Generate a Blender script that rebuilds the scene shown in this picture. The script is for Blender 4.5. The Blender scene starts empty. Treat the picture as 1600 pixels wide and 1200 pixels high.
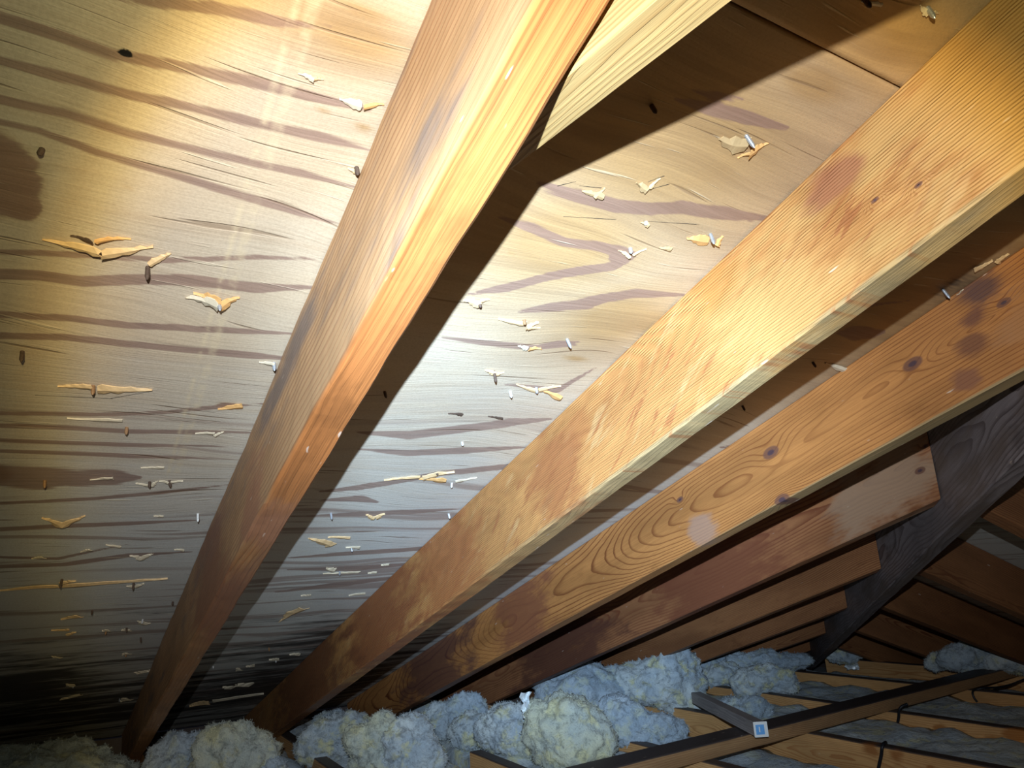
import bpy, bmesh, math, random
import numpy as np
from mathutils import Vector, Matrix, noise
random.seed(7)
C = bpy.context.scene.collection
PI = math.pi

# ------------------------------------------------------------------ measures (metres)
PITCH = 0.310600          # roof rise per metre run
ROOF0 = 0.49848           # height of the roof deck above the lens at x = 0
RD = 0.1397               # rafter depth, square to the slope
T = 0.0381                # lumber thickness
HJ = 0.492                # joist tops below the lens
X0 = 0.682                # plan line x + y = X0 of the hip
ZO = HJ + 0.14            # lens height above the ceiling board below
YR = [None, 0.1688, 0.5929, 1.0073, 1.4400, 1.8730, 2.3060, 2.7390, 3.1720, 3.5400]
YAW, PIT, ROLL, FOC = 1.0323, 0.2640, -0.0482, 1105.6
SEAM = -0.2883
PA = math.atan(PITCH)
NN = Vector((-math.sin(PA), 0, math.cos(PA)))     # outward normal of the near slope
AA = Vector((math.cos(PA), 0, math.sin(PA)))      # up the near slope

# ------------------------------------------------------------------ camera
cy, sy, cp, sp, cr, sr = math.cos(YAW), math.sin(YAW), math.cos(PIT), math.sin(PIT), math.cos(ROLL), math.sin(ROLL)
FW = Vector((-sy*cp, cy*cp, sp)); r0 = Vector((cy, sy, 0)); u0 = r0.cross(FW)
RT = r0*cr + u0*sr; UP = -r0*sr + u0*cr
cam = bpy.data.cameras.new('camera'); co = bpy.data.objects.new('camera', cam); C.objects.link(co)
M = Matrix((RT, UP, -FW)).transposed().to_4x4(); M.translation = Vector((0, 0, ZO)); co.matrix_world = M
cam.sensor_fit = 'HORIZONTAL'; cam.sensor_width = 36; cam.lens = 36*FOC/1600; cam.clip_start = .01
bpy.context.scene.camera = co

# ------------------------------------------------------------------ world, exposure
sc = bpy.context.scene
sc.view_settings.view_transform = 'Standard'; sc.view_settings.look = 'None'
sc.view_settings.exposure = 0.08; sc.view_settings.gamma = 1; sc.view_settings.use_curve_mapping = False
w = bpy.data.worlds.new('world'); sc.world = w; w.use_nodes = True
w.node_tree.nodes['Background'].inputs[0].default_value = (.45, .6, 1, 1)
w.node_tree.nodes['Background'].inputs[1].default_value = 0.022  # faint blue fill, added to lift the dark low parts

# ------------------------------------------------------------------ the head torch held just behind the lens
lx = 0.06
LP = Vector((lx, -0.045, ROOF0 + PITCH*lx - 0.413/math.cos(PA) + ZO))
AX = Vector((-0.8214, 0.5670, 0.0611)).normalized()
sl = bpy.data.lights.new('head_torch', 'SPOT'); so = bpy.data.objects.new('head_torch', sl); C.objects.link(so)
so.location = LP; so.rotation_euler = (-AX).to_track_quat('Z', 'Y').to_euler()
sl.spot_size = math.radians(150); sl.spot_blend = 0.3; sl.shadow_soft_size = 0.0035; sl.energy = 150
sl.use_nodes = True
nt = sl.node_tree; em = [n for n in nt.nodes if n.type == 'EMISSION'][0]
tc = nt.nodes.new('ShaderNodeTexCoord'); sx = nt.nodes.new('ShaderNodeSeparateXYZ'); nt.links.new(tc.outputs['Normal'], sx.inputs[0])
ab = nt.nodes.new('ShaderNodeMath'); ab.operation = 'ABSOLUTE'; nt.links.new(sx.outputs['Z'], ab.inputs[0])
ac = nt.nodes.new('ShaderNodeMath'); ac.operation = 'ARCCOSINE'; nt.links.new(ab.outputs[0], ac.inputs[0])
dv = nt.nodes.new('ShaderNodeMath'); dv.operation = 'DIVIDE'; nt.links.new(ac.outputs[0], dv.inputs[0]); dv.inputs[1].default_value = math.radians(60)
# reflector beam: cold centre, yellow ring at 35 degrees, weak spill outside it
BEAM = [(0, (.54, .74, 1.0), 1.45), (8, (.54, .74, 1.0), 1.32), (14, (.58, .77, 1.0), 1.22), (19, (.66, .82, 1.0), .66), (25, (.78, .89, 1.0), .34),
        (30.5, (.90, .95, 1.0), .25), (33, (1, .95, .80), .225), (35, (1, .84, .44), .180), (36.5, (1, .80, .36), .11), (38.2, (.92, .84, .44), .056), (42, (.85, .88, .52), .032), (50, (.85, .88, .62), .018)]
rp = nt.nodes.new('ShaderNodeValToRGB'); nt.links.new(dv.outputs[0], rp.inputs[0])
rs = nt.nodes.new('ShaderNodeValToRGB'); nt.links.new(dv.outputs[0], rs.inputs[0])
for rmp, mode in ((rp, 0), (rs, 1)):
    el = rmp.color_ramp.elements
    while len(el) > 1: el.remove(el[-1])
    for i, (a, c, s) in enumerate(BEAM):
        e = el[0] if i == 0 else el.new(a/60)
        e.position = a/60; e.color = (*c, 1) if mode == 0 else (s, s, s, 1)
nt.links.new(rp.outputs[0], em.inputs['Color'])
ms = nt.nodes.new('ShaderNodeMath'); ms.operation = 'MULTIPLY'; nt.links.new(rs.outputs[0], ms.inputs[0]); ms.inputs[1].default_value = 1.0
nt.links.new(ms.outputs[0], em.inputs['Strength'])

# ------------------------------------------------------------------ pixel -> place helpers
def ray(px, py): return FW*FOC + RT*(px-800) - UP*(py-600)
def on_roof(px, py, off=0.0):
    d = ray(px, py); s = (ROOF0 - off)/(d.z - PITCH*d.x); return d*s
def on_level(px, py, z): d = ray(px, py); return d*(z/d.z)
def on_side(px, py, y): d = ray(px, py); return d*(y/d.y)
def W(p): return Vector((p[0], p[1], p[2]+ZO))

# ------------------------------------------------------------------ node helpers
class G:
    def __init__(s, name):
        s.m = bpy.data.materials.new(name); s.m.use_nodes = True; s.t = s.m.node_tree
        s.b = s.t.nodes['Principled BSDF']; s.out = [n for n in s.t.nodes if n.type == 'OUTPUT_MATERIAL'][0]
    def n(s, k, **kw):
        x = s.t.nodes.new(k)
        for a, v in kw.items(): setattr(x, a, v)
        return x
    def l(s, a, b): s.t.links.new(a, b)
    def put(s, inp, v):
        if hasattr(v, 'is_output') or hasattr(v, 'links'): s.l(v, inp)
        else: inp.default_value = v
    def math(s, op, a, b=0.0, c=None, clamp=False):
        x = s.n('ShaderNodeMath', operation=op, use_clamp=clamp); s.put(x.inputs[0], a); s.put(x.inputs[1], b)
        if c is not None: s.put(x.inputs[2], c)
        return x.outputs[0]
    def obj(s): return s.n('ShaderNodeTexCoord').outputs['Object']
    def sep(s, v): x = s.n('ShaderNodeSeparateXYZ'); s.l(v, x.inputs[0]); return x.outputs
    def comb(s, a, b, c):
        x = s.n('ShaderNodeCombineXYZ')
        for i, v in enumerate((a, b, c)): s.put(x.inputs[i], v)
        return x.outputs[0]
    def map(s, v, scale=(1, 1, 1), loc=(0, 0, 0), rot=(0, 0, 0)):
        x = s.n('ShaderNodeMapping'); s.l(v, x.inputs[0]); x.inputs[1].default_value = loc; x.inputs[2].default_value = rot; x.inputs[3].default_value = scale
        return x.outputs[0]
    def noise(s, v, sc=5, det=3, rough=.5, dist=0.0):
        x = s.n('ShaderNodeTexNoise'); s.l(v, x.inputs['Vector']); x.inputs['Scale'].default_value = sc
        x.inputs['Detail'].default_value = det; x.inputs['Roughness'].default_value = rough; x.inputs['Distortion'].default_value = dist
        return x.outputs['Fac']
    def step(s, v, a, b, lo=0.0, hi=1.0):
        x = s.n('ShaderNodeMapRange', interpolation_type='SMOOTHSTEP'); s.put(x.inputs[0], v)
        for i, q in enumerate((a, b, lo, hi)): x.inputs[i+1].default_value = q
        return x.outputs[0]
    def mix(s, f, a, b, mode='MIX'):
        x = s.n('ShaderNodeMix', data_type='RGBA', blend_type=mode)
        s.put(x.inputs[0], f); s.put(x.inputs[6], (*a, 1) if isinstance(a, tuple) else a); s.put(x.inputs[7], (*b, 1) if isinstance(b, tuple) else b)
        return x.outputs[2]
    def attr(s, nme): return s.n('ShaderNodeAttribute', attribute_name=nme).outputs['Fac']
    def bump(s, h, strength=.3, dist=.002, prev=None):
        x = s.n('ShaderNodeBump'); x.inputs['Strength'].default_value = strength; x.inputs['Distance'].default_value = dist
        s.l(h, x.inputs['Height'])
        if prev is not None: s.l(prev, x.inputs['Normal'])
        return x.outputs[0]
    def done(s, col, rough=.6, nrm=None, spec=.3, metal=0.0):
        s.put(s.b.inputs['Base Color'], (*col, 1) if isinstance(col, tuple) else col)
        s.put(s.b.inputs['Roughness'], rough); s.b.inputs['Specular IOR Level'].default_value = spec; s.b.inputs['Metallic'].default_value = metal
        if nrm is not None: s.l(nrm, s.b.inputs['Normal'])
        return s.m

# ------------------------------------------------------------------ materials
def plywood(name, grain_x=False):
    """rotary cut softwood veneer; grain runs along y (or x); x is distance up the slope"""
    g = G(name); o = g.obj()
    if grain_x: o = g.map(o, rot=(0, 0, PI/2))
    X, Y, Z = g.sep(o)
    late_a = g.attr('late'); tan_a = g.attr('amber'); mold_a = g.attr('mold'); spot_a = g.attr('spot'); line_a = g.attr('line')
    warp = g.noise(g.comb(g.math('MULTIPLY', X, 3.0), g.math('MULTIPLY', Y, 1.3), 0.0), 1.0, 2)
    xw = g.math('ADD', X, g.math('MULTIPLY', warp, .22))
    fine = g.noise(g.comb(g.math('MULTIPLY', xw, 260), g.math('MULTIPLY', Y, 7), 0.0), 1.0, 4, .65)
    mid = g.noise(g.comb(g.math('MULTIPLY', xw, 48), g.math('MULTIPLY', Y, 2.6), 3.0), 1.0, 4, .6)
    blot = g.noise(g.comb(g.math('MULTIPLY', X, 7), g.math('MULTIPLY', Y, 4), 1.0), 1.0, 3)
    grit = g.noise(o, 420, 2, .6)
    # pale sapwood with warm and cool blotches
    base = g.mix(g.step(blot, .35, .7), (.62, .52, .385), (.66, .53, .365))
    base = g.mix(g.step(mid, .45, .75, 0, .35), base, (.52, .39, .26))
    base = g.mix(g.step(fine, .50, .72, 0, .35), base, (.46, .35, .24))
    base = g.mix(g.step(g.math('ADD', X, g.math('MULTIPLY', mid, .3)), -1.3, -.6, .85, 0), base, (.70, .72, .69))  # paler and greyer toward the eave, brightness the torch lacks put into colour
    base = g.mix(g.math('MULTIPLY', tan_a, 1.35, clamp=True), base, g.mix(g.step(mid, .38, .62), (.45, .275, .115), (.36, .215, .09)))  # amber areas: oranger veneer, darkened in colour to offset the torch glare
    # bands of dark latewood
    lf = g.math('ADD', late_a, g.math('MULTIPLY', g.math('SUBTRACT', fine, .5), .55))
    lf = g.math('ADD', lf, g.math('MULTIPLY', g.math('SUBTRACT', mid, .5), .30))
    late = g.step(lf, .40, .60)
    free = g.noise(g.comb(g.math('MULTIPLY', xw, 26), g.math('MULTIPLY', Y, .9), 9.0), 1.0, 2, .5)
    low = g.step(X, -1.1, -.75, 1, 0)
    late2 = g.math('MULTIPLY', g.math('MULTIPLY', g.step(g.math('ADD', free, g.math('MULTIPLY', fine, .12)), .60, .68), low), .75)
    lt = g.math('MAXIMUM', late, late2)
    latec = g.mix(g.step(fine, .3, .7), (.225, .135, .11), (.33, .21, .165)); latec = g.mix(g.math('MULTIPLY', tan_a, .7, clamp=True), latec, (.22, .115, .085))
    col = g.mix(g.math('MULTIPLY', lt, .82), base, latec)
    # thin dark checks and pale torn fibres along the grain
    chk = g.noise(g.comb(g.math('MULTIPLY', xw, 150), g.math('MULTIPLY', Y, 5), 20.0), 1.0, 2, .4)
    rugged = g.step(X, -1.5, -.5, 1.0, .5)
    col = g.mix(g.math('MULTIPLY', g.step(chk, .66, .72), rugged), col, (.20, .12, .07))
    tear = g.noise(g.comb(g.math('MULTIPLY', xw, 210), g.math('MULTIPLY', Y, 9), 40.0), 1.0, 2, .4)
    col = g.mix(g.math('MULTIPLY', g.step(tear, .68, .75), g.math('MULTIPLY', rugged, .7)), col, (.80, .70, .50))
    col = g.mix(g.step(grit, .35, .7, 0, .16), col, (.25, .17, .10))
    # cream glue lines, black spot, dark knots
    col = g.mix(g.math('MULTIPLY', line_a, g.step(g.noise(o, 60, 3), .40, .58, .05, .45)), col, (.78, .64, .40))
    col = g.mix(g.step(g.math('ADD', spot_a, g.math('MULTIPLY', g.math('SUBTRACT', g.noise(o, 160, 3), .5), .5)), .42, .6), col, (.012, .011, .012))
    # mould and water staining near the eave
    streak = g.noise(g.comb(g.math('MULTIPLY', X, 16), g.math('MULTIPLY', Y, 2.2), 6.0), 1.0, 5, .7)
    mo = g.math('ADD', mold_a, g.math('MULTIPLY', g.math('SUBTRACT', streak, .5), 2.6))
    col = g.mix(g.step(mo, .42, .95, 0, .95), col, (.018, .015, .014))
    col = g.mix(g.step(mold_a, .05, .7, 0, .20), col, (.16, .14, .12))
    h = g.math('ADD', g.math('MULTIPLY', fine, .6), g.math('MULTIPLY', mid, .5))
    h = g.math('SUBTRACT', h, g.math('MULTIPLY', g.step(chk, .66, .72), .6)); h = g.math('ADD', h, g.math('MULTIPLY', g.step(tear, .68, .75), .5))
    nrm = g.bump(h, .75, .0013); nrm = g.bump(grit, .3, .0005, nrm)
    return g.done(col, .62, nrm, .25)

def lumber(name, early, late, freq=330, cz=-.07, c0=.012, ck=.02, tilt=0.0, wig=.010, bl=.35, knots=(), grey=0.0, stain=None, saw=0.0, seed=0.0, dirt=.3, green=True, curl=0.0, sharp=.75, cone=0.0, under_c=None, dust=False, fleck=None):
    """solid sawn timber: x along the grain, y thickness, z depth"""
    g = G(name); o = g.obj(); X, Y, Z = g.sep(o)
    lo = g.noise(g.comb(g.math('ADD', g.math('MULTIPLY', X, 1.6), seed), g.math('MULTIPLY', Y, 6), g.math('MULTIPLY', Z, 6)), 1.0, 2)
    lo2 = g.noise(g.comb(g.math('ADD', g.math('MULTIPLY', X, 5), seed+7), g.math('MULTIPLY', Y, 22), g.math('MULTIPLY', Z, 22)), 1.0, 3)
    dz = g.math('ADD', g.math('SUBTRACT', Z, cz), g.math('MULTIPLY', X, tilt))
    dz = g.math('ADD', dz, g.math('MULTIPLY', g.math('SUBTRACT', lo, .5), .06))
    dy = g.math('ADD', g.math('ADD', Y, c0), g.math('MULTIPLY', g.math('SUBTRACT', g.noise(g.comb(g.math('MULTIPLY', X, 2.4), seed, 0.0), 1.0, 1), .5), ck*6))
    if cone: dy = g.math('ADD', dy, g.math('MULTIPLY', X, cone))
    pull = None; kd = None
    for kx, kz, kr in knots:                         # grain swings round every knot
        q = g.n('ShaderNodeVectorMath', operation='DISTANCE'); g.l(g.comb(g.math('MULTIPLY', X, .55), g.math('MULTIPLY', Y, .2), Z), q.inputs[0]); q.inputs[1].default_value = (kx*.55, 0, kz)
        d = g.math('DIVIDE', q.outputs['Value'], kr)
        e = g.math('POWER', 2.7183, g.math('MULTIPLY', g.math('MULTIPLY', d, d), -.16))
        pull = e if pull is None else g.math('ADD', pull, e); kd = d if kd is None else g.math('MINIMUM', kd, d)
    r = g.math('SQRT', g.math('ADD', g.math('MULTIPLY', dy, dy), g.math('MULTIPLY', dz, dz)))
    r = g.math('ADD', r, g.math('MULTIPLY', g.math('SUBTRACT', lo2, .5), wig))
    if pull is not None: r = g.math('ADD', r, g.math('MULTIPLY', pull, .012))
    if curl: r = g.math('ADD', r, g.math('MULTIPLY', g.noise(o, 55, 2), curl))
    fr = g.math('FRACT', g.math('MULTIPLY', r, freq))
    ring = g.step(fr, sharp*.55, .96); ring = g.math('MULTIPLY', ring, g.step(fr, .96, 1.0, 1, 0))
    amp = g.step(g.noise(g.map(o, (1.5, 9, 9), (seed, 3, 1)), 1.0, 2), .3, .65, .35, 1)
    ring = g.math('MULTIPLY', ring, amp)
    fib = g.noise(g.map(o, (14, 420, 420), (seed, 0, 0)), 1.0, 3, .6)
    blot = g.noise(g.map(o, (2.2, 11, 11), (seed*2, 5, 0)), 1.0, 4, .6)
    blot2 = g.noise(g.map(o, (7, 20, 20), (seed*3, 2, 8)), 1.0, 4, .65)
    e2 = tuple(v*.74 for v in early); e3 = tuple(min(1, v*1.12) for v in early)
    col = g.mix(g.step(blot, .35, .68), e3, e2)
    col = g.mix(ring, col, late)
    col = g.mix(g.step(fib, .35, .75, 0, .30), col, late)
    col = g.mix(g.step(blot2, .56, .74, 0, bl), col, tuple(v*.55 for v in late[:1])+tuple(v*.6 for v in late[1:]))
    if grey: col = g.mix(g.step(g.noise(g.map(o, (3, 14, 14), (seed, 9, 2)), 1.0, 4, .6), .62-grey*.5, .75-grey*.35, 0, .85), col, (.17, .125, .105))
    if green: # pale greenish planed underside
        under = g.math('MULTIPLY', g.step(Z, -RD+.001, -RD+.0045, .6, 0), g.step(X, -1.4, -.7, .12, 1)); col = g.mix(under, col, (.36, .315, .17))
    if fleck is not None:
        th = math.radians(24); u_ = g.math('ADD', g.math('MULTIPLY', X, math.cos(th)), g.math('MULTIPLY', Z, math.sin(th))); v_ = g.math('ADD', g.math('MULTIPLY', X, -math.sin(th)), g.math('MULTIPLY', Z, math.cos(th)))
        fn = g.noise(g.comb(g.math('MULTIPLY', u_, 14), g.math('MULTIPLY', v_, 95), seed), 1.0, 3, .6, .4)
        fn2 = g.noise(g.comb(g.math('MULTIPLY', u_, 11), g.math('MULTIPLY', v_, 60), seed+5), 1.0, 3, .6, .4)
        col = g.mix(g.math('MULTIPLY', g.step(fn, .56, .66), g.step(Z, -.02, -.06, .1, .8)), col, fleck)
        col = g.mix(g.step(fn2, .55, .70, 0, .38), col, (.68, .45, .20))
    if dust: # grimy top edge
        col = g.mix(g.step(g.math('ADD', Z, g.math('MULTIPLY', g.math('SUBTRACT', blot2, .5), .004)), -.0045, -.0015, 0, .94), col, (.045, .040, .045))
    if under_c is not None:
        fl_ = g.noise(g.comb(g.math('MULTIPLY', X, 2.5), g.math('MULTIPLY', g.math('ADD', Y, g.math('MULTIPLY', lo, .03)), 430), seed), 1.0, 2, .5)
        uc = g.mix(g.step(fl_, .42, .66), under_c, tuple(v*.68 for v in under_c)); uc = g.mix(g.step(blot2, .45, .70, 0, .55), uc, tuple(v*.4 for v in under_c))
        wav = g.math('ADD', Z, g.math('MULTIPLY', g.math('SUBTRACT', g.noise(g.comb(g.math('MULTIPLY', X, 9), 1.0, seed), 1.0, 3), .5), .012))
        col = g.mix(g.math('MULTIPLY', g.step(wav, -RD+.002, -RD+.009, 1, 0), g.step(X, -1.25, -.75, .35, 1)), col, uc)
    if stain:
        for sx_, sz_, sr_, sc_ in stain:
            q = g.n('ShaderNodeVectorMath', operation='DISTANCE'); g.l(g.comb(g.math('MULTIPLY', X, .8), 0.0, Z), q.inputs[0]); q.inputs[1].default_value = (sx_*.8, 0, sz_)
            dd = g.math('ADD', g.math('DIVIDE', q.outputs['Value'], sr_), g.math('MULTIPLY', g.math('SUBTRACT', blot2, .5), 2.6))
            col = g.mix(g.step(dd, .4, 1.05, .8, 0), col, sc_)
    if kd is not None:
        kk = g.math('ADD', kd, g.math('MULTIPLY', g.math('SUBTRACT', blot2, .5), .5))
        col = g.mix(g.step(kk, .9, 1.25, .85, 0), col, (.17, .075, .05)); col = g.mix(g.step(kk, .3, .62, .9, 0), col, (.075, .045, .055))
    # pale scuffs and splinters
    sc_ = g.noise(g.map(o, (30, 130, 130), (seed, 4, 4), (0, .35, 0)), 1.0, 2, .4)
    col = g.mix(g.step(sc_, .72, .78, 0, .55), col, (.78, .62, .48))
    h = g.math('ADD', g.math('MULTIPLY', ring, .5), g.math('MULTIPLY', fib, .6)); h = g.math('ADD', h, g.math('MULTIPLY', blot2, .5))
    nrm = g.bump(h, .5, .0014)
    if saw:
        sv = g.n('ShaderNodeTexWave', wave_type='BANDS', bands_direction='Z'); g.l(g.map(o, (1, 1, 1), rot=(0, math.radians(-3), 0)), sv.inputs[0])
        sv.inputs['Scale'].default_value = 95; sv.inputs['Distortion'].default_value = .8; sv.inputs['Detail'].default_value = 1
        nrm = g.bump(sv.outputs['Fac'], saw, .0007, nrm)
    return g.done(col, .52, nrm, .35)

def plain(name, c, rough=.5, metal=0.0, ns=60, var=.25, spec=.4):
    g = G(name); nz = g.noise(g.obj(), ns, 3)
    col = g.mix(nz, tuple(v*(1-var) for v in c), tuple(min(1, v*(1+var)) for v in c))
    return g.done(col, rough, g.bump(nz, .2, .0006), spec, metal)

def wool(name, c1, c2, c3, s=9.0):
    g = G(name); o = g.obj()
    a = g.noise(o, s, 4, .55); b = g.noise(g.map(o, loc=(4, 2, 7)), s*2.2, 4, .6); f = g.noise(o, 190, 5, .75, .6); k = g.noise(o, 46, 4, .65, .5)
    col = g.mix(g.step(a, .38, .62), c1, c2); col = g.mix(g.step(b, .50, .66, 0, .8), col, c3)
    col = g.mix(g.step(k, .30, .5, .65, 0), col, tuple(v*.35 for v in c2))  # hollows darkened: crevice shade put into the wool colour
    col = g.mix(g.step(f, .62, .74, 0, .5), col, (.92, .93, .86))
    nrm = g.bump(k, .8, .010); nrm = g.bump(f, .7, .003, nrm)
    m = g.done(col, .9, nrm, .1)
    g.b.inputs['Sheen Weight'].default_value = .25
    return m

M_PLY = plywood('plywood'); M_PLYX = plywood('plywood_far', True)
E_OR = (.56, .28, .10); L_OR = (.33, .125, .04)
M_R = {
 1: lumber('timber_nearest', (.48, .275, .13), (.32, .155, .07), freq=150, cz=-.16, c0=.02, ck=.008, grey=.22, seed=3.1, bl=.45, wig=.008, green=False, under_c=(.42, .145, .04),
           stain=[(-1.35, -.10, .16, (.30, .13, .07)), (-1.0, -.11, .07, (.34, .15, .08)), (-.12, -.10, .05, (.42, .20, .07))]),
 2: lumber('timber_fine_grain', (.62, .31, .10), (.36, .13, .04), freq=420, cz=.05, c0=.05, ck=.006, wig=.010, seed=8.3, saw=.9, bl=.45, fleck=(.36, .13, .045),
           stain=[(-.22, -.05, .18, (.58, .36, .13)), (-.50, -.09, .08, (.60, .34, .12)), (-.39, -.028, .028, (.34, .13, .07)), (-.56, -.02, .035, (.52, .22, .06)), (-.86, -.04, .03, (.42, .17, .055)), (-.95, -.07, .08, (.36, .13, .045)), (-1.35, -.07, .16, (.40, .14, .045)), (-1.75, -.07, .24, (.30, .095, .035)), (-2.4, -.07, .4, (.19, .065, .03))],  # redder, darker tones toward the eave: partly weaker, bluer light put into colour
           knots=[(-.332, -.093, .0022), (-.368, -.076, .0022)]),
 3: lumber('timber_cathedral_grain', (.55, .235, .07), (.18, .05, .015), freq=185, cz=-.062, c0=-.022, ck=.010, cone=-.060, wig=.004, knots=[(-.595, -.055, .008), (-.878, -.055, .009), (-.895, -.136, .008), (-1.118, -.038, .005), (-.455, -.050, .005)], bl=.3, sharp=1.2, seed=12.7,
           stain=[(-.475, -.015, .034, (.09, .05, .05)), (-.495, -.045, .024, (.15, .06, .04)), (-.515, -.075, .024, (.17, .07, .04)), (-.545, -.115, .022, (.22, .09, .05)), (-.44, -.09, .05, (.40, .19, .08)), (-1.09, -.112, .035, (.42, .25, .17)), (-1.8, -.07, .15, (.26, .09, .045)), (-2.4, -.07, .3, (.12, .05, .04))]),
 4: lumber('timber_two_tone', (.40, .17, .07), (.22, .07, .03), freq=150, cz=-.05, c0=.03, ck=.01, seed=23.7, bl=.5, knots=[(-.879, -.074, .006), (-.846, -.036, .004)], green=False,
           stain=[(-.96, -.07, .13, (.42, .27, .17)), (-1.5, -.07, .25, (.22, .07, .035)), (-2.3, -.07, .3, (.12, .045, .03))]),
}
M_J = [lumber('timber_%d' % i, e, l, freq=f, cz=z, c0=.02, ck=.01, seed=20+i*3.7, bl=.45, green=False) for i, (e, l, f, z) in enumerate([
    ((.40, .18, .075), (.20, .06, .025), 200, -.05), ((.36, .16, .065), (.18, .06, .025), 220, -.12), ((.34, .15, .06), (.17, .05, .02), 200, .02)])]
M_CJ = [lumber('joist_timber_%d' % i, e, l, freq=f, cz=-.05, c0=.03, ck=.01, seed=50+i*2.9, bl=.3, green=False, dust=True, stain=[[(-1.42, -.035, .022, (.40, .15, .035)), (-1.36, -.045, .020, (.42, .16, .04)), (-1.27, -.05, .024, (.45, .20, .06)), (-1.2, -.015, .03, (.40, .15, .035))], [(-1.36, -.012, .03, (.34, .12, .03)), (-1.29, -.018, .026, (.34, .12, .03)), (-1.20, -.03, .015, (.36, .13, .03))]][i]) for i, (e, l, f) in enumerate([
    ((.80, .47, .20), (.50, .23, .08), 220), ((.76, .44, .18), (.46, .20, .07), 260)])]
M_HIP = lumber('hip_timber', (.30, .25, .25), (.12, .09, .09), freq=160, cz=-.1, c0=.03, ck=.01, seed=71, bl=.6, grey=.3, green=False)
M_TIE = lumber('tie_timber', (.46, .31, .125), (.29, .17, .06), freq=330, cz=.03, c0=.05, ck=.004, seed=33, bl=.2, green=False)
M_DARKTOP = lumber('strap_timber', (.48, .28, .13), (.28, .13, .06), freq=200, cz=.05, c0=.03, ck=.005, seed=91, bl=.3, green=False, dust=True)
M_GREY = lumber('weathered_timber', (.48, .43, .41), (.30, .26, .25), freq=200, cz=.03, c0=.03, ck=.005, seed=97, bl=.3, green=False)
M_GALV = plain('galvanised_steel', (.55, .60, .66), .38, .75, 300, .2)
M_RUST = plain('rusty_steel', (.10, .065, .045), .7, .3, 300, .5)
M_CHIP = plain('fresh_splinter_wood', (.74, .52, .27), .6, 0, 140, .3)
M_CHIPO = plain('amber_splinter_wood', (.70, .40, .15), .6, 0, 140, .3)
M_CHIPG = plain('pale_splinter_wood', (.66, .57, .41), .65, 0, 140, .25)
M_CHIPT = plain('tan_splinter_wood', (.46, .32, .16), .65, 0, 140, .25)
M_WOOL = wool('mineral_wool', (.66, .72, .72), (.46, .54, .60), (.70, .67, .36))
M_WOOLY = wool('yellow_mineral_wool', (.66, .67, .50), (.52, .57, .52), (.72, .68, .38))
M_WOOLB = wool('grey_mineral_wool', (.52, .60, .66), (.40, .49, .57), (.58, .62, .50))
M_FOIL = plain('crumpled_foil', (.90, .95, 1.0), .3, .35, 40, .05)
M_CABLE = plain('black_cable_sheath', (.012, .013, .018), .45)
M_BOARD = plain('ceiling_board', (.42, .41, .39), .9)
M_TAR = plain('dark_backing', (.02, .018, .016), .9)
M_TAGW = plain('white_tag_card', (.85, .84, .80), .5, 0, 200, .03); M_TAGB = plain('blue_tag_print', (.16, .42, .80), .5, 0, 200, .1)

# ------------------------------------------------------------------ object helpers
def link(name, me, mat=None, parent=None):
    o = bpy.data.objects.new(name, me); C.objects.link(o)
    if mat: me.materials.append(mat)
    if parent is not None: o.parent = parent
    return o
def tag(o, label=None, cat=None, group=None, kind=None):
    if label: o['label'] = label
    if cat: o['category'] = cat
    if group: o['group'] = group
    if kind: o['kind'] = kind
    return o
def smooth(me): me.polygons.foreach_set('use_smooth', [True]*len(me.polygons))

def board_mesh(L, t, d, seg=.03, rad=.0022, wob=.0012, shear0=(0, 0), shear1=(0, 0), bow=0.0, crown=0.0, seed=0, wane=None):
    """sawn board along +x from 0 to L, y 0..t, z 0..-d; ends cut by shear (per y, per z)"""
    n = max(3, int(L/seg)); r = rad
    prof = []
    def edge(p, q, k):
        for i in range(k): s = i/k; prof.append((p[0]+(q[0]-p[0])*s, p[1]+(q[1]-p[1])*s))
    edge((r, 0), (t-r, 0), 2); edge((t-r, 0), (t, -r), 1); edge((t, -r), (t, -d+r), 5); edge((t, -d+r), (t-r, -d), 1)
    edge((t-r, -d), (r, -d), 3); edge((r, -d), (0, -d+r), 1); edge((0, -d+r), (0, -r), 6); edge((0, -r), (r, 0), 1)
    V = []; F = []; m = len(prof)
    for i in range(n+1):
        s = i/n; x = L*s
        for (y, z) in prof:
            xx = x + (1-s)*(shear0[0]*y + shear0[1]*z) + s*(shear1[0]*y + shear1[1]*z)
            top = 1 if z > -r*1.5 else 0
            q = noise.noise_vector(Vector((xx*4+seed, y*30, z*18)))*wob
            q2 = noise.noise_vector(Vector((xx*22+seed, y*60, z*40)))*wob*.5
            yy = y + q.y + q2.y + bow*math.sin(PI*s); zz = z - abs(q.z)*(0 if top else 1) - (0 if top else 1)*q2.z*.7 - crown*math.sin(PI*s)*(0 if top else 1)
            if wane is not None and z < -d+r*1.2:            # torn lower arris
                a = wane(xx)
                if y < t*.5: zz += a*.35
            V.append((xx, yy, zz))
    for i in range(n):
        for j in range(m):
            a = i*m+j; b = i*m+(j+1) % m; F.append((a, a+m, b+m, b))
    F.append(tuple(range(m))); F.append(tuple(n*m+j for j in reversed(range(m))))
    me = bpy.data.meshes.new('board'); me.from_pydata(V, [], F); me.update()
    bm = bmesh.new(); bm.from_mesh(me); bmesh.ops.recalc_face_normals(bm, faces=bm.faces); bm.to_mesh(me); bm.free()
    return me
def place(o, p, ex, ey, ez):
    ex, ey, ez = (Vector(v).normalized() for v in (ex, ey, ez))
    m = Matrix((ex, ey, ez)).transposed().to_4x4(); m.translation = W(p); o.matrix_world = m

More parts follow.
